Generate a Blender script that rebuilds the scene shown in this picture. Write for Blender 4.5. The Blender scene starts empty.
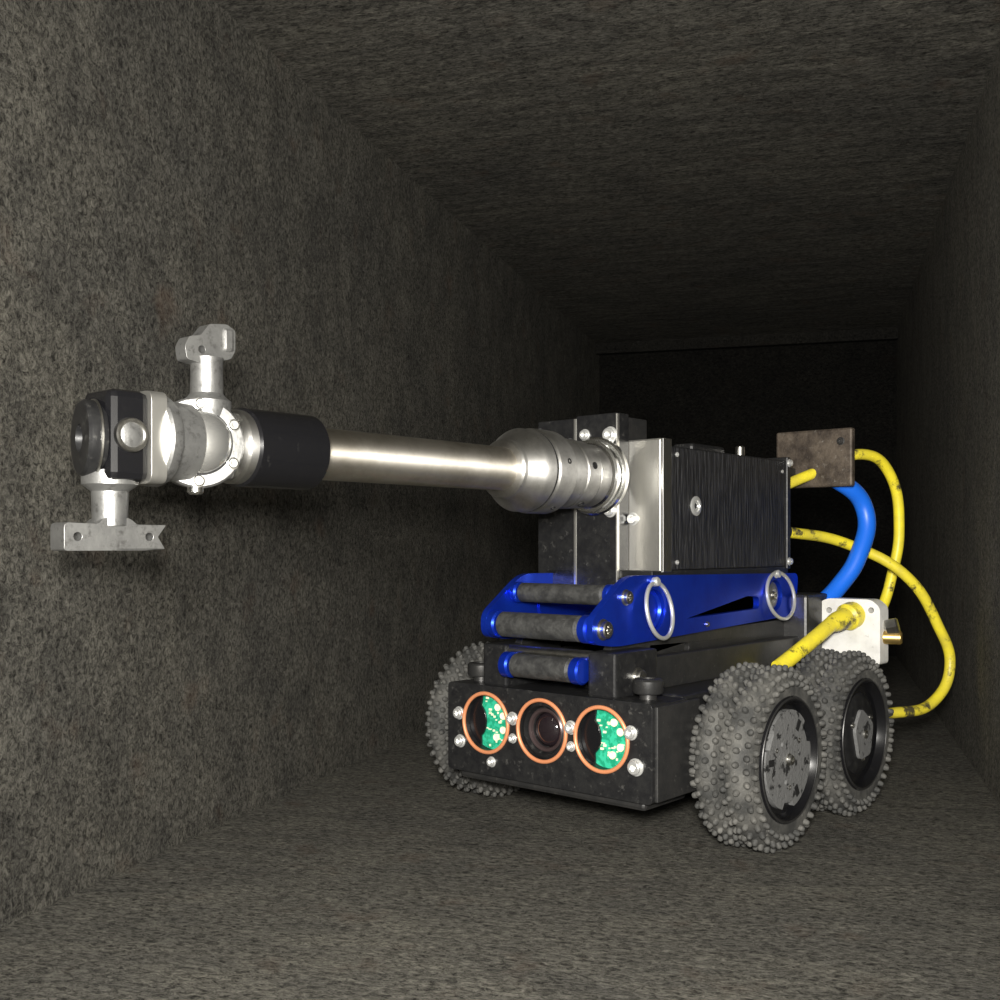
import bpy, bmesh, math, random
from mathutils import Vector, Matrix
random.seed(4)
scene = bpy.context.scene
scene.view_settings.view_transform = 'Standard'

# ------------------------------------------------------------------ materials
def mat(name, base, metallic=0.0, rough=0.5, base2=None, nscale=8.0, lo=0.4, hi=0.65,
        bump=0.0, bscale=40.0, stretch=(1,1,1), rough2=None, coat=0.0, spec=0.5, aniso=0, taxis='Y',
        dust=None, dscale=30, dlo=.62, dhi=.72):
    m = bpy.data.materials.new(name); m.use_nodes = True
    nt = m.node_tree; N = nt.nodes; L = nt.links
    b = N['Principled BSDF']
    b.inputs['Base Color'].default_value = (*base, 1)
    b.inputs['Metallic'].default_value = metallic
    b.inputs['Roughness'].default_value = rough
    b.inputs['Coat Weight'].default_value = coat
    b.inputs['Specular IOR Level'].default_value = spec
    if aniso:
        b.inputs['Anisotropic'].default_value = aniso
        b.inputs['Anisotropic Rotation'].default_value = 0.25
        t = N.new('ShaderNodeTangent'); t.direction_type='RADIAL'; t.axis=taxis
        L.new(t.outputs[0], b.inputs['Tangent'])
    tc = N.new('ShaderNodeTexCoord'); mp = N.new('ShaderNodeMapping')
    mp.inputs['Scale'].default_value = stretch
    L.new(tc.outputs['Object'], mp.inputs['Vector'])
    col=None
    if base2 is not None:
        n = N.new('ShaderNodeTexNoise'); n.inputs['Scale'].default_value = nscale
        n.inputs['Detail'].default_value = 6; n.inputs['Roughness'].default_value = 0.65
        L.new(mp.outputs[0], n.inputs['Vector'])
        r = N.new('ShaderNodeValToRGB')
        r.color_ramp.elements[0].position = lo; r.color_ramp.elements[0].color = (*base, 1)
        r.color_ramp.elements[1].position = hi; r.color_ramp.elements[1].color = (*base2, 1)
        L.new(n.outputs['Fac'], r.inputs[0]); col=r.outputs[0]; L.new(col, b.inputs['Base Color'])
        if rough2 is not None:
            mr = N.new('ShaderNodeMapRange')
            mr.inputs['From Min'].default_value = lo; mr.inputs['From Max'].default_value = hi
            mr.inputs['To Min'].default_value = rough; mr.inputs['To Max'].default_value = rough2
            L.new(n.outputs['Fac'], mr.inputs['Value']); L.new(mr.outputs[0], b.inputs['Roughness'])
    if dust is not None:
        n3 = N.new('ShaderNodeTexNoise'); n3.inputs['Scale'].default_value = dscale
        n3.inputs['Detail'].default_value = 8; n3.inputs['Roughness'].default_value=.7
        L.new(tc.outputs['Object'], n3.inputs['Vector'])
        r3 = N.new('ShaderNodeValToRGB')
        r3.color_ramp.elements[0].position=dlo; r3.color_ramp.elements[0].color=(0,0,0,1)
        r3.color_ramp.elements[1].position=dhi; r3.color_ramp.elements[1].color=(1,1,1,1)
        L.new(n3.outputs['Fac'], r3.inputs[0])
        mx = N.new('ShaderNodeMix'); mx.data_type='RGBA'
        L.new(r3.outputs[0], mx.inputs[0])
        if col is not None: L.new(col, mx.inputs[6])
        else: mx.inputs[6].default_value=(*base,1)
        mx.inputs[7].default_value=(*dust,1); L.new(mx.outputs[2], b.inputs['Base Color'])
    if bump > 0:
        n2 = N.new('ShaderNodeTexNoise'); n2.inputs['Scale'].default_value = bscale
        n2.inputs['Detail'].default_value = 5
        L.new(mp.outputs[0], n2.inputs['Vector'])
        bp = N.new('ShaderNodeBump'); bp.inputs['Strength'].default_value = bump
        bp.inputs['Distance'].default_value = 0.02
        L.new(n2.outputs['Fac'], bp.inputs['Height']); L.new(bp.outputs[0], b.inputs['Normal'])
    return m

def duct_mat(name, stretch, tint=1.0, streak=(1,1,1), sk=.78):
    m = bpy.data.materials.new(name); m.use_nodes = True
    nt = m.node_tree; N = nt.nodes; L = nt.links
    b = N['Principled BSDF']; b.inputs['Roughness'].default_value = 0.85
    b.inputs['Specular IOR Level'].default_value = 0.12
    tc = N.new('ShaderNodeTexCoord')
    mp = N.new('ShaderNodeMapping'); mp.inputs['Scale'].default_value = stretch
    L.new(tc.outputs['Object'], mp.inputs['Vector'])
    fine = N.new('ShaderNodeTexNoise'); fine.inputs['Scale'].default_value = 36
    fine.inputs['Detail'].default_value = 9; fine.inputs['Roughness'].default_value = 0.9
    fine.inputs['Distortion'].default_value = 0.8
    L.new(mp.outputs[0], fine.inputs['Vector'])
    r1 = N.new('ShaderNodeValToRGB'); e = r1.color_ramp.elements
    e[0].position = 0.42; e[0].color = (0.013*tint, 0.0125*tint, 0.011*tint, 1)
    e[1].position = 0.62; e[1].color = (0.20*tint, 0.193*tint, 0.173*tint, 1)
    L.new(fine.outputs['Fac'], r1.inputs[0])
    def mult(col_out, scale, st, c0, c1, p0=.3, p1=.7):
        big = N.new('ShaderNodeTexNoise'); big.inputs['Scale'].default_value = scale
        big.inputs['Detail'].default_value = 6; big.inputs['Roughness'].default_value = 0.65
        mp2 = N.new('ShaderNodeMapping'); mp2.inputs['Scale'].default_value = st
        L.new(tc.outputs['Object'], mp2.inputs['Vector']); L.new(mp2.outputs[0], big.inputs['Vector'])
        r2 = N.new('ShaderNodeValToRGB'); e = r2.color_ramp.elements
        e[0].position = p0; e[0].color = (*c0, 1); e[1].position = p1; e[1].color = (*c1, 1)
        L.new(big.outputs['Fac'], r2.inputs[0])
        mx = N.new('ShaderNodeMix'); mx.data_type = 'RGBA'; mx.blend_type = 'MULTIPLY'
        mx.inputs[0].default_value = 1.0
        L.new(col_out, mx.inputs[6]); L.new(r2.outputs[0], mx.inputs[7]); return mx.outputs[2]
    c = mult(r1.outputs[0], .9, (1,1,1), (.8,.8,.8), (1.1,1.08,1.03))
    c = mult(c, 4.0, streak, (sk,sk,sk), (1.12,1.11,1.08), .35, .65)
    rs = N.new('ShaderNodeTexNoise'); rs.inputs['Scale'].default_value = 3.3; rs.inputs['Detail'].default_value = 7
    L.new(tc.outputs['Object'], rs.inputs['Vector'])
    r3 = N.new('ShaderNodeValToRGB'); e = r3.color_ramp.elements
    e[0].position = 0.60; e[0].color = (0,0,0,1); e[1].position = 0.76; e[1].color = (0.35,0.35,0.35,1)
    L.new(rs.outputs['Fac'], r3.inputs[0])
    mx2 = N.new('ShaderNodeMix'); mx2.data_type = 'RGBA'
    L.new(r3.outputs[0], mx2.inputs[0]); L.new(c, mx2.inputs[6])
    mx2.inputs[7].default_value = (0.10*min(tint,1), 0.065*min(tint,1), 0.045*min(tint,1), 1)
    L.new(mx2.outputs[2], b.inputs['Base Color'])
    bp = N.new('ShaderNodeBump'); bp.inputs['Strength'].default_value = 0.8
    bp.inputs['Distance'].default_value = 0.025
    L.new(fine.outputs['Fac'], bp.inputs['Height']); L.new(bp.outputs[0], b.inputs['Normal'])
    return m

M = {}
M['steel'] = mat('brushed_steel', (0.62,0.61,0.57), 1, 0.30, (0.45,0.44,0.41), 14, bump=0.05, bscale=60)
M['steel_tube'] = mat('tube_steel', (0.76,0.72,0.65), 1, 0.45, (0.54,0.50,0.43), 5, stretch=(1,0.7,1), aniso=.87)
M['turned'] = mat('turned_steel', (0.60,0.59,0.565), 1, 0.46, (0.44,0.43,0.41), 9, aniso=.75, dust=(.2,.19,.17))
M['chrome'] = mat('polished_steel', (0.9,0.9,0.88), 1, 0.22)
M['disc'] = mat('polished_disc', (0.9,0.9,0.88), .92, 0.26)
M['zinc'] = mat('zinc_ring', (0.75,0.75,0.73), .7, 0.3)
M['cast'] = mat('cast_aluminium', (0.38,0.38,0.37), 0.85, 0.42, (0.29,0.29,0.285), 10, bump=0.06, bscale=70, dust=(.12,.115,.11), dlo=.52, dhi=.75)
M['alu'] = mat('aluminium_plate', (0.50,0.49,0.455), 0.9, 0.42, (0.38,0.37,0.345), 5, stretch=(1,1,0.3))
M['dusty'] = mat('dusty_aluminium', (0.12,0.095,0.072), 0.4, 0.6, (0.035,0.026,0.02), 7, bump=0.25, bscale=30, dust=(.24,.22,.19), dscale=25, dlo=.58, dhi=.7)
M['black'] = mat('black_anodised', (0.011,0.011,0.012), 0.2, 0.40, (0.020,0.020,0.020), 20, bump=0.04, bscale=80, dust=(.12,.117,.108), dscale=22, dlo=.58, dhi=.80)
M['blackshiny'] = mat('black_gloss', (0.006,0.006,0.007), 0.0, 0.2, coat=0.2, dust=(.03,.03,.028), dlo=.62, dhi=.8)
M['finned'] = mat('black_ribbed_cover', (0.008,0.008,0.009), 0.1, 0.5, (0.030,0.030,0.032), 9, stretch=(1,5,0.6), bump=1.0, bscale=9)
M['dark'] = mat('dark_grey_metal', (0.05,0.05,0.05), 0.7, 0.40, (0.07,0.068,0.066), 10, bump=0.05, dust=(.16,.155,.14), dlo=.6, dhi=.75)
M['blue'] = mat('blue_anodised', (0.008,0.035,0.46), 0.75, 0.30, (0.012,0.06,0.62), 4, lo=0.35, hi=0.7)
M['rubber'] = mat('dusty_rubber', (0.035,0.035,0.033), 0, 0.75, (0.10,0.097,0.088), 7, bump=0.3, bscale=60, dust=(.22,.21,.19), dscale=22, dlo=.58, dhi=.8)
M['rollrub'] = mat('roller_rubber', (0.02,0.02,0.02), 0, 0.6, (0.05,0.05,0.048), 18, bump=0.3, bscale=40)
M['hubplate'] = mat('worn_hub_plate', (0.15,0.15,0.148), 0.1, 0.6, (0.02,0.02,0.02), 14, lo=0.56, hi=0.60, bump=0.3, bscale=60)
M['copper'] = mat('orange_seal', (0.62,0.24,0.11), 0.2, 0.45)
M['pcb'] = mat('green_circuit_board', (0.01,0.26,0.14), 0, 0.4, (0.03,0.42,0.25), 22, lo=0.48, hi=0.54)
M['lens'] = mat('lens_glass', (0.012,0.008,0.010), 0, 0.04, coat=1.0)
M['lensrim'] = mat('lens_inner', (0.07,0.05,0.05), 0.5, 0.3)
M['white'] = mat('white_plastic', (0.75,0.74,0.70), 0, 0.45, (0.6,0.59,0.55), 6, dust=(.3,.28,.24), dlo=.62, dhi=.75)
M['yellow'] = mat('yellow_cable_jacket', (0.86,0.72,0.035), 0, 0.42, (0.66,0.55,0.05), 5, dust=(.07,.06,.03), dscale=6, dlo=.55, dhi=.63)
M['bluehose'] = mat('blue_hose_jacket', (0.01,0.14,0.72), 0, 0.4)
M['brass'] = mat('brass', (0.65,0.45,0.15), .9, 0.35)
M['hole'] = mat('blackened_bore', (0.006,0.006,0.006), 0, 0.7)
M['gold'] = mat('led_chip', (0.85,0.82,0.6), 0.1, 0.3)

# ------------------------------------------------------------------ helpers
RL = Vector((0.708, 6.397, 0)); RZ = -math.radians(41)
robot = bpy.data.objects.new('inspection_crawler_robot', None)
scene.collection.objects.link(robot); robot.location = RL; robot.rotation_euler = (0,0,RZ)
robot.empty_display_size = 0.3

def finish(name, bm, m, parent=robot, bevel=0.0, smooth=True, angle=35):
    bmesh.ops.recalc_face_normals(bm, faces=bm.faces)
    me = bpy.data.meshes.new(name); bm.to_mesh(me); bm.free()
    o = bpy.data.objects.new(name, me); scene.collection.objects.link(o)
    me.materials.append(M[m] if isinstance(m, str) else m)
    if smooth:
        for p in me.polygons: p.use_smooth = True
        try: me.set_sharp_from_angle(angle=math.radians(angle))
        except Exception: pass
    if bevel > 0:
        md = o.modifiers.new('bevel', 'BEVEL'); md.width = bevel; md.segments = 2
        md.limit_method = 'ANGLE'; md.angle_limit = math.radians(40)
    if parent: o.parent = parent
    return o

def box(name, x0,x1,y0,y1,z0,z1, m, bevel=0.01, parent=robot, bm=None):
    own = bm is None
    if own: bm = bmesh.new()
    mt = Matrix.Translation(((x0+x1)/2,(y0+y1)/2,(z0+z1)/2)) @ Matrix.Diagonal((x1-x0,y1-y0,z1-z0,1))
    bmesh.ops.create_cube(bm, size=1, matrix=mt)
    if own: return finish(name, bm, m, parent, bevel, smooth=False)

def add_lathe(bm, prof, origin, axis, seg=48):
    q = Vector(axis).normalized().to_track_quat('Z','Y').to_matrix()
    o = Vector(origin); rings = []
    for r,h in prof:
        if r < 1e-6: rings.append([bm.verts.new(o + q @ Vector((0,0,h)))])
        else: rings.append([bm.verts.new(o + q @ Vector((r*math.cos(2*math.pi*i/seg), r*math.sin(2*math.pi*i/seg), h))) for i in range(seg)])
    for a,b in zip(rings, rings[1:]):
        for i in range(seg):
            j = (i+1)%seg
            if len(a)==1 and len(b)==1: continue
            if len(a)==1: bm.faces.new((a[0], b[i], b[j]))
            elif len(b)==1: bm.faces.new((a[i], a[j], b[0]))
            else: bm.faces.new((a[i], a[j], b[j], b[i]))

def lathe(name, prof, origin, axis, m, seg=48, parent=robot):
    bm = bmesh.new(); add_lathe(bm, prof, origin, axis, seg)
    return finish(name, bm, m, parent, 0, True, 30)

def rod(name, p0, p1, r, m, ch=0.01, seg=32):
    p0=Vector(p0); p1=Vector(p1); L=(p1-p0).length; ch=min(ch,r*0.3)
    return lathe(name, [(0,0),(r-ch,0),(r,ch),(r,L-ch),(r-ch,L),(0,L)], p0, p1-p0, m, seg)

def add_torus(bm, c, axis, R, r, seg=48, ms=10):
    prof = [(R+r*math.cos(2*math.pi*k/ms), r*math.sin(2*math.pi*k/ms)) for k in range(ms+1)]
    add_lathe(bm, prof, c, axis, seg); bmesh.ops.remove_doubles(bm, verts=bm.verts, dist=1e-5)
def torus(name, c, axis, R, r, m):
    bm = bmesh.new(); add_torus(bm, c, axis, R, r); return finish(name, bm, m)

def screws(name, items, m='chrome'):
    bm = bmesh.new()
    for pos, ax, r in items:
        h = r*0.9
        add_lathe(bm, [(r*1.25,0),(r*1.25,h*0.15),(r,h*0.2),(r,h*0.85),(r*0.85,h),(r*0.5,h),(r*0.48,h*0.35),(0,h*0.3)], pos, ax, 20)
    return finish(name, bm, m)

def plate(name, outer, holes, t0, t1, plane, m, bevel=0.006, parent=robot):
    cu = bpy.data.curves.new(name+'_c','CURVE'); cu.dimensions='2D'; cu.fill_mode='BOTH'
    for pts in [outer]+holes:
        s = cu.splines.new('POLY'); s.points.add(len(pts)-1)
        for i,p in enumerate(pts): s.points[i].co=(p[0],p[1],0,1)
        s.use_cyclic_u=True
    cu.extrude=(t1-t0)/2
    o = bpy.data.objects.new(name+'_t', cu); scene.collection.objects.link(o)
    dg = bpy.context.evaluated_depsgraph_get(); dg.update()
    me = bpy.data.meshes.new_from_object(o.evaluated_get(dg))
    bpy.data.objects.remove(o); bpy.data.curves.remove(cu)
    tm=(t0+t1)/2
    for v in me.vertices:
        a,b,c = v.co
        if plane=='yz': v.co=(tm+c,a,b)
        elif plane=='xz': v.co=(a,tm+c,b)
        else: v.co=(a,b,tm+c)
    bm=bmesh.new(); bm.from_mesh(me); bpy.data.meshes.remove(me)
    bmesh.ops.remove_doubles(bm, verts=bm.verts, dist=1e-5)
    return finish(name, bm, m, parent, bevel, True, 30)

def circ(cx,cy,r,n=32,a0=0): return [(cx+r*math.cos(a0+2*math.pi*i/n), cy+r*math.sin(a0+2*math.pi*i/n)) for i in range(n)]
def rounded(pts, rads, n=6):
    out=[]; k=len(pts)
    for i in range(k):
        p=Vector(pts[i]); a=Vector(pts[i-1]); b=Vector(pts[(i+1)%k]); r=rads[i] if isinstance(rads,(list,tuple)) else rads
        if r<=0: out.append(tuple(p)); continue
        da=(a-p).normalized(); db=(b-p).normalized()
        s=p+da*r; e=p+db*r
        for j in range(n+1):
            t=j/n; q=s*(1-t)**2+p*2*t*(1-t)+e*t*t; out.append((q.x,q.y))
    return out

def tube(name, pts, r, m, parent=None):
    cu=bpy.data.curves.new(name,'CURVE'); cu.dimensions='3D'; cu.bevel_depth=r; cu.bevel_resolution=6; cu.resolution_u=16
    cu.use_fill_caps=True
    s=cu.splines.new('BEZIER'); s.bezier_points.add(len(pts)-1)
    for i,p in enumerate(pts):
        bp=s.bezier_points[i]; bp.co=p; bp.handle_left_type=bp.handle_right_type='AUTO'
    o=bpy.data.objects.new(name,cu); scene.collection.objects.link(o)
    cu.materials.append(M[m])
    if parent: o.parent=parent
    else: o.location=RL; o.rotation_euler=(0,0,RZ)
    return o

# ------------------------------------------------------------------ duct
DA = math.radians(16.5)
def duct(name,x0,x1,y0,y1,z0,z1,m):
    o=box(name,x0,x1,y0,y1,z0,z1,m,0,None); o.rotation_euler=(0,0,-DA); return o
XL,XR,H,YB,YF = -3.34,1.08,4.76,16.5,-3.5
duct('floor',XL-.1,XR+.1,YF,YB+.3,-.1,0,duct_mat('floor_fibre_sheet',(0.6,1.2,1),1.3,(.5,2,1)))
duct('ceiling',XL-.1,XR+.1,YF,YB+.3,H,H+.1,duct_mat('ceiling_fibre_sheet',(0.5,1.2,1),1.15,(.4,2.4,1),.62))
duct('wall_left',XL-.1,XL,YF,YB+.3,0,H,duct_mat('wall_left_fibre_sheet',(1,1.1,0.9),1.05,(1,1.2,.8),.70))
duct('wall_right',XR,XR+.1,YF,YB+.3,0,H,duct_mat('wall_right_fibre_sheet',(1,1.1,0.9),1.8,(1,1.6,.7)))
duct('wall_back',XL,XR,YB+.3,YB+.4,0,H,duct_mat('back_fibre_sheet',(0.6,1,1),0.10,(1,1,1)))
fm = duct_mat('seam_flange_metal',(1,1,1),0.2)
duct('trim_1',XL,XR,YB,YB+.08,H-.16,H,fm)

# ------------------------------------------------------------------ wheels
WS=.82
def wheel(name, x, y, s, rear=False):
    c=(x,y,0.5); ax=(s,0,0)
    prof=[(.32,-.19),(.39,-.205),(.42,-.195),(.450,-.165),(.473,-.12),(.473,-.085),(.455,-.04),(.40,-.012),(.40,.012),(.455,.04),(.473,.085),(.473,.12),(.450,.165),(.42,.195),(.39,.205),(.335,.2),(.33,.18)]
    prof=[(a,b*WS) for a,b in prof]
    bm=bmesh.new(); add_lathe(bm,prof,c,ax,72)
    n=42
    q=Vector(ax).to_track_quat('Z','Y').to_matrix()
    for ri,(rr,h,tilt) in enumerate([(.405,-.203,-1.3),(.443,-.178,-.75),(.470,-.128,-.15),(.468,-.078,.1),(.452,-.036,.4),(.452,.036,-.4),(.468,.078,-.1),(.470,.128,.15),(.443,.178,.75),(.405,.203,1.3)]):
        for i in range(n):
            a=2*math.pi*(i+(0.5 if ri%2 else 0))/n
            rad=Vector((math.cos(a),math.sin(a),0))
            d=rad*math.cos(tilt)+Vector((0,0,1))*math.sin(tilt)
            base=rad*(rr-.006)+Vector((0,0,h*WS))
            add_lathe(bm,[(.0175,0),(.0165,.016),(.0135,.025),(.008,.030),(0,.031)],Vector(c)+q@base,q@d,10)
    finish(name+'_tire',bm,'rubber')
    hb=.205*WS
    lathe(name+'_rim',[(0,-.16*WS),(.30,-.16*WS),(.325,-.2*WS),(.335,-.19*WS),(.335,hb),(.325,hb+.01),(.31,hb+.01),(.295,hb-.015),(.285,hb-.035),(0,hb-.035)],c,ax,'blackshiny',64)
    bm=bmesh.new(); add_torus(bm,Vector(c)+Vector((s*(hb+.007),0,0)),ax,.322,.006,64,8); finish(name+'_rim_edge',bm,'dark')
    fx=x+s*(hb-.035)
    if not rear:
        pts=[]
        for i in range(96):
            a=2*math.pi*i/96; d=math.degrees(a)%120
            r=.262 if 14<d<106 else .225
            pts.append((y+r*math.cos(a+.5),.5+r*math.sin(a+.5)))
        plate(name+'_hub_plate',pts,[circ(y+.12*math.cos(k*2.094+.2),.5+.12*math.sin(k*2.094+.2),.014,12) for k in range(3)],min(fx,fx+s*.03),max(fx,fx+s*.03),'yz','hubplate',0.004)
        bm=bmesh.new()
        for k in range(3):
            a=k*2.094+1.0
            mt=Matrix.Translation((fx+s*.03,y+.2*math.cos(a),.5+.2*math.sin(a)))@Matrix.Rotation(a,4,'X')@Matrix.Diagonal((.008,.06,.035,1))
            bmesh.ops.create_cube(bm,size=1,matrix=mt)
        finish(name+'_hub_slots',bm,'hole',smooth=False)
    else:
        lathe(name+'_hub_disc',[(0,.02),(.2,.02),(.22,.01),(.24,0)],(fx,y,.5),ax,'black',48)
        tri=rounded([(y+.14*math.cos(a),.5+.17*math.sin(a)) for a in (0.3,1.9,2.9,4.2,5.4)],.04)
        plate(name+'_hub_plate',tri,[],min(fx+s*.02,fx+s*.04),max(fx+s*.02,fx+s*.04),'yz','hubplate',0.004)
    screws(name+'_hub_bolts',[((fx+s*.03,y,.5),ax,.026)]+[((fx+s*.02,y+.15*math.cos(k*2.094+.6),.5+.15*math.sin(k*2.094+.6)),ax,.014) for k in range(3)],'steel')
    rod(name+'_axle',(x-s*.45,y,.5),(x-s*.12,y,.5),.09,'dark')
wheel('wheel_front_right',.915,0,1)
wheel('wheel_front_left',-1.0,0,-1)
wheel('wheel_rear_right',.90,1.01,1,True)
wheel('wheel_rear_left',-1.0,1.01,-1,True)

# ------------------------------------------------------------------ chassis
box('chassis_body',-.68,.68,-.40,1.9,.32,.84,'black',.02)
box('nose_housing',-.70,.70,-.60,-.38,.33,.83,'black',.015)
PC=[-.405,0,.395]; PZ=.625
plate('nose_front_plate',rounded([(-.70,.33),(.705,.33),(.705,.835),(-.70,.835)],.03),[circ(px,PZ,.158,48) for px in PC],-.735,-.60,'xz','black',.008)
box('nose_bottom_skid',-.64,.64,-.70,-.3,.28,.33,'dark',.02)
box('nose_side_plate',.70,.722,-.71,-.30,.34,.82,'dark',.006)
for i,px in enumerate(PC):
    bm=bmesh.new(); add_torus(bm,(px,-.738,PZ),(0,1,0),.166,.011,56,10); finish(f'port_seal_{i+1}',bm,'copper')
    if i!=1:
        lathe(f'port_board_{i+1}',[(0,0),(.157,0),(.157,.006),(0,.006)],(px,-.675,PZ),(0,-1,0),'pcb',40)
        bm=bmesh.new()
        for k in range(30):
            a=random.uniform(0,6.28); r=random.uniform(.03,.14)
            w=random.choice([.008,.012,.018]); h=random.choice([.007,.012])
            box('',px+r*math.cos(a)-w/2,px+r*math.cos(a)+w/2,-.688,-.680,PZ+r*math.sin(a)-h/2,PZ+r*math.sin(a)+h/2,None,0,None,bm)
        finish(f'port_leds_{i+1}',bm,'gold',smooth=False)
        bm=bmesh.new()
        for (dx,dz) in ((.045,.085),(.085,.04),(.085,-.04),(.035,-.085)):
            add_lathe(bm,[(.021,0),(.021,.010),(.017,.012),(.013,.006),(0,.005)],(px+dx,-.680,PZ+dz),(0,-1,0),16)
        finish(f'port_led_cups_{i+1}',bm,'gold')
        pm=[(px+.155*math.cos(a),PZ+.155*math.sin(a)) for a in [math.radians(112+7*k) for k in range(20)]]
        pm+=[(px-.105+.075*math.cos(a),PZ+.10*math.sin(a)) for a in [math.radians(-60+20*k) for k in range(7)]]
        plate(f'port_mask_{i+1}',pm,[],-.700,-.688,'xz','blackshiny',.002)
    else:
        lathe('camera_barrel',[(.157,0),(.157,.09),(.135,.105),(.125,.07),(.10,.06),(.095,.04),(0,.04)],(px,-.62,PZ),(0,-1,0),'black',48)
        lathe('camera_lens_ring',[(.118,.085),(.112,.09),(.10,.085),(.094,.07)],(px,-.62,PZ),(0,-1,0),'lensrim',48)
        lathe('camera_lens',[(.095,.05),(.085,.068),(.06,.085),(.03,.093),(0,.096)],(px,-.62,PZ),(0,-1,0),'lens',48)
F=(0,-1,0)
screws('nose_screws',[((-.205,-.735,.67),F,.030),((.20,-.735,.665),F,.030),((-.61,-.735,.66),F,.030),((-.60,-.735,.50),F,.030),((.58,-.735,.68),F,.030),((.61,-.735,.51),F,.036),
   ((-.36,-.735,.41),F,.024),((-.205,-.735,.56),F,.022),((.20,-.735,.565),F,.022)],'zinc')
for s,nm in ((1,'right'),(-1,'left')):
    lathe('nose_knob_'+nm,[(0,0),(.045,0),(.045,.03),(.075,.035),(.08,.045),(.08,.10),(.07,.11),(.04,.112),(.035,.10),(0,.10)],(s*.58,-.58,.83),(0,0,1),'dark',32)
    box('lift_pivot_block_'+nm,min(s*.28,s*.46),max(s*.28,s*.46),-.70,-.30,.83,1.07,'black',.015)
    box('chassis_rail_'+nm,min(s*.36,s*.44),max(s*.36,s*.44),-.30,1.7,.84,1.02,'dark',.008)
    lk=rounded([(-.62,.93),(1.5,.98),(1.5,1.13),(-.55,1.11)],.05)
    a,b=sorted((s*.285,s*.335)); plate('lift_lower_link_'+nm,lk,[circ(.2,1.03,.03,16)],a,b,'yz','dark',.006)
    ol=rounded([(-.80,1.12),(-.60,1.09),(1.52,1.16),(1.56,1.44),(-.44,1.465),(-.52,1.44),(-.80,1.25)],[.06,.1,.05,.06,.05,.05,.05])
    slot=rounded([(.12,1.205),(1.00,1.225),(1.00,1.30),(.85,1.31)],[.01,.02,.03,.03],4)
    a,b=sorted((s*.345,s*.385)); plate('blue_lift_arm_'+nm,ol,[circ(-.227,1.27,.115,32),circ(1.223,1.30,.10,32),slot],a,b,'yz','blue',.010)
    lathe('arm_pivot_boss_'+nm,[(0,0),(.112,0),(.112,.03),(.10,.035),(.09,.02),(0,.02)],(s*.335,-.227,1.27),(s,0,0),'blue',32)
    lathe('arm_rear_boss_'+nm,[(0,0),(.09,0),(.09,.03),(.07,.04),(.05,.04),(.045,.02),(0,.02)],(s*.33,1.223,1.30),(s,0,0),'cast',32)
    torus('pull_ring_front_'+nm,(s*.425,-.227,1.27),(s,.12,.18),.155,.012,'zinc')
    torus('pull_ring_rear_'+nm,(s*.425,1.223,1.30),(s,-.12,.18),.152,.012,'zinc')
    rod('pull_ring_eye_front_'+nm,(s*.38,-.227,1.425),(s*.42,-.227,1.43),.026,'zinc')
    rod('pull_ring_eye_rear_'+nm,(s*.38,1.223,1.435),(s*.42,1.223,1.445),.026,'zinc')
    screws('arm_bolts_'+nm,[((s*.385,-.71,1.19),(s,0,0),.045),((s*.385,-.50,1.35),(s,0,0),.035),((s*.385,.35,1.16),(s,0,0),.014),((s*.37,1.22,1.30),(s,0,0),.025),((s*.46,-.5,.93),(s,0,0),.042)],'steel')
    rod('lower_roller_cap_'+nm,(s*.21,-.72,.965),(s*.275,-.72,.965),.072,'blue')
    rod('mid_roller_cap_'+nm,(s*.285,-.74,1.19),(s*.345,-.74,1.19),.075,'blue')
    rod('upper_roller_cap_'+nm,(s*.30,-.55,1.36),(s*.345,-.55,1.36),.06,'blue')
rod('mid_roller',(-.285,-.74,1.19),(.285,-.74,1.19),.07,'rollrub',.02)
rod('upper_roller',(-.30,-.55,1.36),(.30,-.55,1.36),.055,'rollrub',.02)
rod('lower_roller',(-.21,-.72,.965),(.21,-.72,.965),.066,'rollrub',.02)
rod('lower_pivot_shaft',(-.3,-.66,1.04),(.3,-.66,1.04),.03,'steel')
box('lift_cross_plate',-.30,.30,-.45,1.4,1.10,1.13,'dark',.005)

# ------------------------------------------------------------------ upper housing / mast
box('housing_core',-.40,.335,-.03,1.44,1.48,2.20,'black',.01)
box('housing_ribbed_cover',.33,.356,.0,1.43,1.487,2.193,'finned',.008)
box('housing_rear_plate',-.41,.37,1.43,1.48,1.47,2.22,'black',.006)
box('housing_base_plate',-.40,.36,-.2,1.46,1.44,1.485,'black',.005)
box('aluminium_end_block',.10,.352,-.10,-.035,1.475,2.235,'alu',.01)
box('aluminium_end_strip',.352,.368,-.10,-.01,1.475,2.235,'chrome',.004)
box('mast_plate_near',-.155,.135,-.22,-.10,1.38,2.385,'black',.006)
box('mast_plate_far',-.46,-.17,-.20,-.08,1.38,2.375,'black',.006)
box('mast_edge_strip',-.172,-.153,-.222,-.2,1.39,2.37,'alu',.002)
box('mast_edge_strip_near',.128,.138,-.224,-.2,1.39,2.38,'alu',.002)
box('mast_body',-.42,.13,-.11,.10,1.40,2.37,'dark',.01)
screws('housing_screws',[((.37,1.455,2.18),(1,0,0),.022),((.37,1.455,1.52),(1,0,0),.022),((.352,.06,2.15),(1,0,0),.014),((.352,1.38,2.12),(1,0,0),.012),((.352,.06,1.53),(1,0,0),.014),
   ((.165,-.10,1.78),F,.030),((.09,-.22,2.26),F,.038),((.09,-.22,1.83),F,.034),((-.09,-.22,2.27),F,.028)],'zinc')
lathe('housing_center_boss',[(.058,0),(.058,.006),(.05,.01),(.035,.01),(.032,.004),(.018,.004),(.016,.0),(0,0)],(.355,.27,1.86),(1,0,0),'zinc',28)
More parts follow.
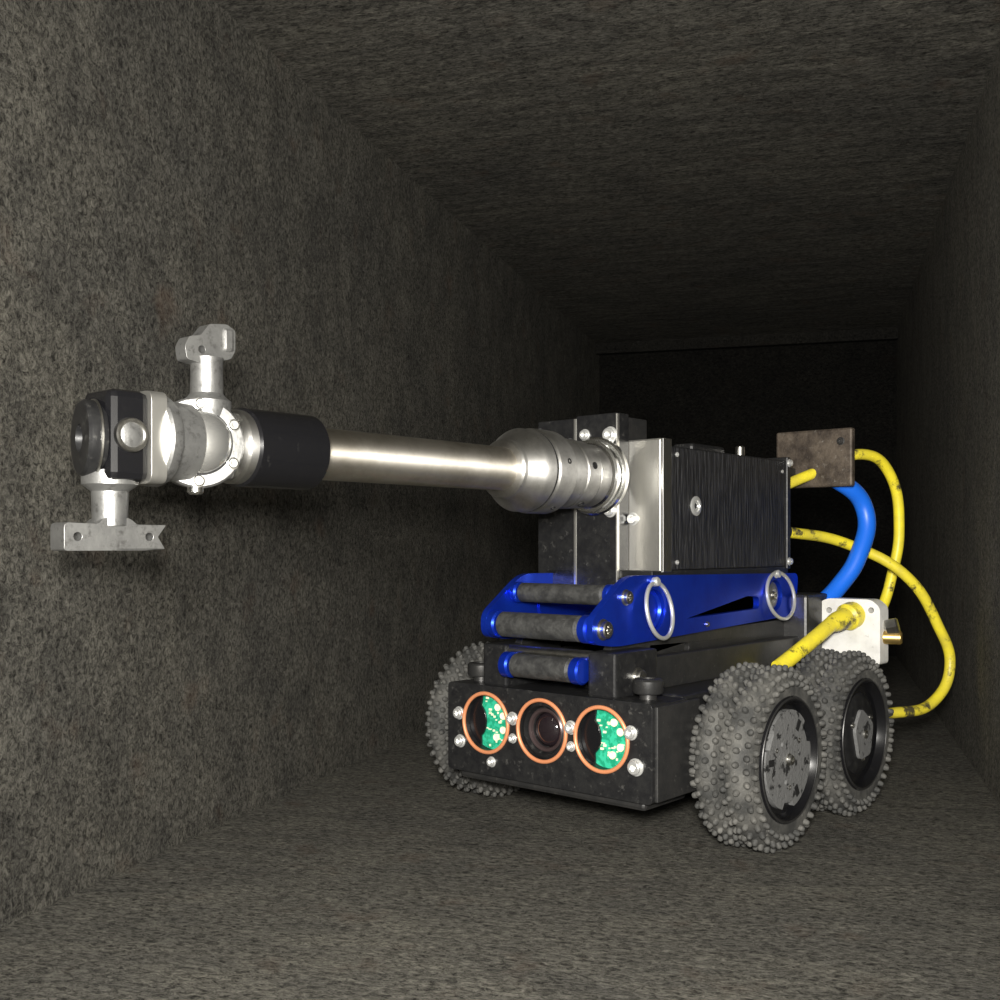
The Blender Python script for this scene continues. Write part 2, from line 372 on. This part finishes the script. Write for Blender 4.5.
rod('housing_top_knob',(.25,1.0,2.2),(.25,1.0,2.27),.03,'steel')
box('housing_top_lug',.05,.2,.5,.9,2.2,2.26,'black',.02)
box('rear_dusty_plate',.1,.66,1.80,1.86,2.03,2.43,'dusty',.015)
box('rear_plate_bracket',.12,.25,1.46,1.82,2.10,2.17,'dark',.01)
screws('rear_plate_screws',[((.58,1.80,2.34),F,.022)],'dark')
rod('cable_gland_upper',(.22,1.47,2.0),(.22,1.60,2.0),.07,'black')
rod('cable_gland_lower',(.26,1.47,1.73),(.27,1.60,1.72),.06,'black')

# ------------------------------------------------------------------ arm
AZ=2.025; B=(0,-1,0)
def seg(name,y0,prof,m,sg=56): return lathe(name,[(r,h) for r,h in prof],(0,y0,AZ),B,m,sg)
seg('arm_flange',-.22,[(0,0),(.22,0),(.225,.01),(.225,.035),(.215,.045),(.19,.045),(.19,.065),(.205,.07),(.205,.09),(.19,.095),(.18,.11)],'chrome')
seg('arm_bearing',-.32,[(.178,0),(.178,.10),(.17,.105),(.17,.12),(.19,.125),(.195,.24),(.188,.245),(.188,.255),(.195,.26),(.195,.40),(.19,.41)],'turned')
seg('arm_groove_1',-.425,[(.172,0),(.179,.002),(.179,.018),(.172,.02)],'hole')
seg('arm_groove_2',-.858,[(.20,0),(.2155,.002),(.2155,.012),(.20,.014)],'hole')
seg('arm_collar',-.70,[(.19,0),(.222,.01),(.227,.02),(.227,.15),(.22,.16),(.213,.16),(.213,.17),(.22,.18),(.22,.24),(.21,.26),(.165,.32),(.155,.335),(.155,.36),(.145,.37),(.113,.37)],'turned')
bm=bmesh.new()
for k in range(5):
    a=k*math.pi/2.5+.2
    add_lathe(bm,[(.015,.0),(.015,.005),(.009,.005),(.008,.001),(0,.0)],(.225*math.cos(a),-.78,AZ+.225*math.sin(a)),(math.cos(a),0,math.sin(a)),14)
    add_lathe(bm,[(.02,.0),(.02,.005),(.012,.005),(.011,.001),(0,.0)],(.193*math.cos(a),-.51,AZ+.193*math.sin(a)),(math.cos(a),0,math.sin(a)),14)
finish('arm_set_screws',bm,'hole')
rod('arm_tube',(0,-.9,AZ),(0,-2.4,AZ),.113,'steel_tube',.004,64)
seg('arm_motor_housing',-2.335,[(.113,0),(.15,.0),(.160,.01),(.160,.35),(.15,.36),(0,.36)],'blackshiny')
seg('arm_motor_ring',-2.68,[(.145,0),(.15,.01),(.15,.05),(.14,.06),(0,.06)],'turned')
# knuckle
KY=-2.90; PY=-2.84; KA=(1,-.45,.02)
box('knuckle_body',-.13,.06,KY-.15,KY+.17,AZ-.145,AZ+.145,'cast',.04)
lathe('knuckle_flange',[(0,-.16),(.13,-.16),(.165,-.13),(.176,0),(.176,.02),(.168,.03),(.13,.033),(0,.033)],(.03,KY,AZ),KA,'cast',64)
lathe('knuckle_dark_groove',[(.128,.03),(.128,.037),(.10,.037)],(.03,KY,AZ),KA,'hole',64)
lathe('knuckle_dome',[(.12,.03),(.12,.055),(.115,.066),(.105,.078),(.09,.092),(.07,.104),(.045,.112),(.02,.116),(0,.117)],(.03,KY,AZ),KA,'disc',64)
kd=Vector(KA).normalized(); kq=kd.to_track_quat('Z','Y').to_matrix(); sc=[]
for k in range(6):
    a=k*math.pi/3+.5; sc.append((Vector((.03,KY,AZ))+kd*.03+kq@Vector((.149*math.cos(a),.149*math.sin(a),0)),kd,.020))
screws('knuckle_bolts',sc,'chrome')
rod('knuckle_lower_bolt',(.03,KY-.01,AZ-.15),(.03,KY-.01,AZ-.20),.032,'chrome')
# head
lathe('head_flange',[(0,-.11),(.15,-.11),(.155,0),(.17,.0),(.175,.01),(.175,.04),(.165,.05),(0,.05)],(0,-3.05,AZ),B,'cast',48)
plate('head_plate',rounded([(-.15,AZ-.17),(.13,AZ-.17),(.13,AZ+.17),(-.15,AZ+.17)],.04),[],-3.16,-3.095,'xz','alu',.008)
box('head_body',-.09,.115,-3.315,-3.155,AZ-.165,AZ+.165,'blackshiny',.03)
lathe('head_side_window',[(0,.01),(.03,.012),(.045,.02),(.05,.026),(.058,.026),(.062,.02),(.062,0)],(.112,-3.237,AZ+.0),(1,0,0),'steel',32)
lathe('head_side_lens',[(.045,.02),(.03,.026),(0,.028)],(.112,-3.237,AZ+.0),(1,0,0),'cast',32)
lathe('head_end_hub',[(0,0),(.125,0),(.128,.01),(.128,.02),(.136,.025),(.138,.03),(.138,.060),(.130,.07),(.05,.073),(.045,.045),(0,.045)],(.0,-3.29,AZ-.01),(-.25,-1,0),'black',48)
lathe('head_end_band',[(.128,0),(.142,.003),(.142,.010),(.128,.012)],(-.004,-3.308,AZ-.01),(-.25,-1,0),'steel',48)
# jaws
lathe('upper_jaw_post',[(.09,-.05),(.095,0),(.095,.02),(.075,.035),(.064,.05),(.062,.17),(.066,.19),(0,.19)],(0,PY,AZ+.15),(0,0,1),'cast',36)
uj=rounded([(PY-.12,AZ+.37),(PY-.11,AZ+.32),(PY-.03,AZ+.31),(PY+.02,AZ+.325),(PY+.09,AZ+.345),(PY+.11,AZ+.38),(PY+.11,AZ+.46),(PY+.07,AZ+.48),(PY-.01,AZ+.47),(PY-.05,AZ+.42),(PY-.10,AZ+.41)],.010,3)
plate('upper_jaw_blade',uj,[circ(PY-.045,AZ+.365,.016,16)],-.035,.035,'yz','cast',.008)
box('upper_jaw_tip',-.045,.045,PY+.05,PY+.10,AZ+.37,AZ+.465,'cast',.012)
lathe('lower_jaw_post',[(.10,-.03),(.10,.02),(.085,.03),(.066,.045),(.062,.17),(0,.17)],(0,-3.25,AZ-.155),(0,0,-1),'cast',36)
lj=rounded([(-3.45,1.61),(-3.30,1.61),(-3.14,1.61),(-3.055,1.615),(-3.085,1.66),(-3.05,1.705),(-3.17,1.705),(-3.20,1.73),(-3.30,1.73),(-3.32,1.705),(-3.45,1.71)],[.012,0,0,.006,.006,.006,.01,.02,.02,.01,.02],3)
plate('lower_jaw_blade',lj,[circ(-3.40,1.66,.016,16),circ(-3.12,1.66,.016,16)],-.05,.05,'yz','cast',.008)

# ------------------------------------------------------------------ rear connector block
plate('rear_connector_block',rounded([(.48,.84),(.90,.84),(.90,1.22),(.84,1.27),(.54,1.27),(.48,1.24)],.03),[circ(.55,1.19,.02,16),circ(.84,1.2,.02,16)],1.68,1.82,'xz','white',.015)
rod('brass_fitting',(.88,1.76,1.02),(1.0,1.80,1.02),.045,'brass'); rod('brass_fitting_nut',(.90,1.77,1.08),(.98,1.79,1.10),.06,'steel',.01,6)
lathe('connector_boot',[(0,0),(.085,0),(.09,.02),(.09,.08),(.07,.1),(.065,.2),(.05,.26),(0,.26)],(.72,1.70,1.17),(-.25,-1,-.25),'yellow',32)
box('rear_terminal_box',.1,.5,1.45,1.8,.84,1.3,'dark',.02)

tube('yellow_cable',[(.22,1.50,2.0),(.36,1.80,2.12),(.60,2.16,2.27),(.68,2.40,2.15),(.70,2.54,1.74),(.66,2.50,1.40),(.62,2.40,1.16),(.60,2.1,1.02),(.62,1.8,1.0)],.038,'yellow')
tube('yellow_cable',[(.26,1.50,1.73),(.50,2.14,1.63),(.80,2.386,1.417),(.95,2.62,1.05),(1.0,2.72,.764),(.95,2.56,.525),(.80,2.163,.463),(.6,1.86,.48)],.038,'yellow')
tube('yellow_cable',[(.66,1.46,1.11),(.63,1.32,1.04),(.58,1.12,.94),(.54,.95,.86)],.05,'yellow')
tube('blue_hose',[(.15,1.84,2.12),(.35,1.90,2.13),(.50,1.93,2.08),(.62,2.11,1.88),(.61,2.02,1.55),(.52,1.90,1.34),(.44,1.75,1.2)],.062,'bluehose')

# ------------------------------------------------------------------ camera & light
cam=bpy.data.cameras.new('camera'); cam.sensor_width=36; cam.lens=38.88; cam.shift_y=.045
co=bpy.data.objects.new('camera',cam); scene.collection.objects.link(co)
co.location=(0,0,1.63); co.rotation_euler=(math.radians(90),0,0); scene.camera=co
def area(name,loc,target,size,power,col=(1,.97,.91)):
    l=bpy.data.lights.new(name,'AREA'); l.energy=power; l.size=size; l.color=col
    o=bpy.data.objects.new(name,l); scene.collection.objects.link(o); o.location=loc
    o.rotation_euler=(Vector(target)-Vector(loc)).to_track_quat('-Z','Y').to_euler(); return o
area('flash_light',(-.05,-.1,2.0),(.4,6,1.8),.35,470)
area('fill_light',(-.4,-2.2,2.7),(0.9,6,2.0),1.0,660)  # added fill behind the camera: flattens falloff along the duct, broadens metal reflections
w=bpy.data.worlds.new('world'); scene.world=w; w.use_nodes=True
w.node_tree.nodes['Background'].inputs[0].default_value=(.95,.93,.9,1)
w.node_tree.nodes['Background'].inputs[1].default_value=.5
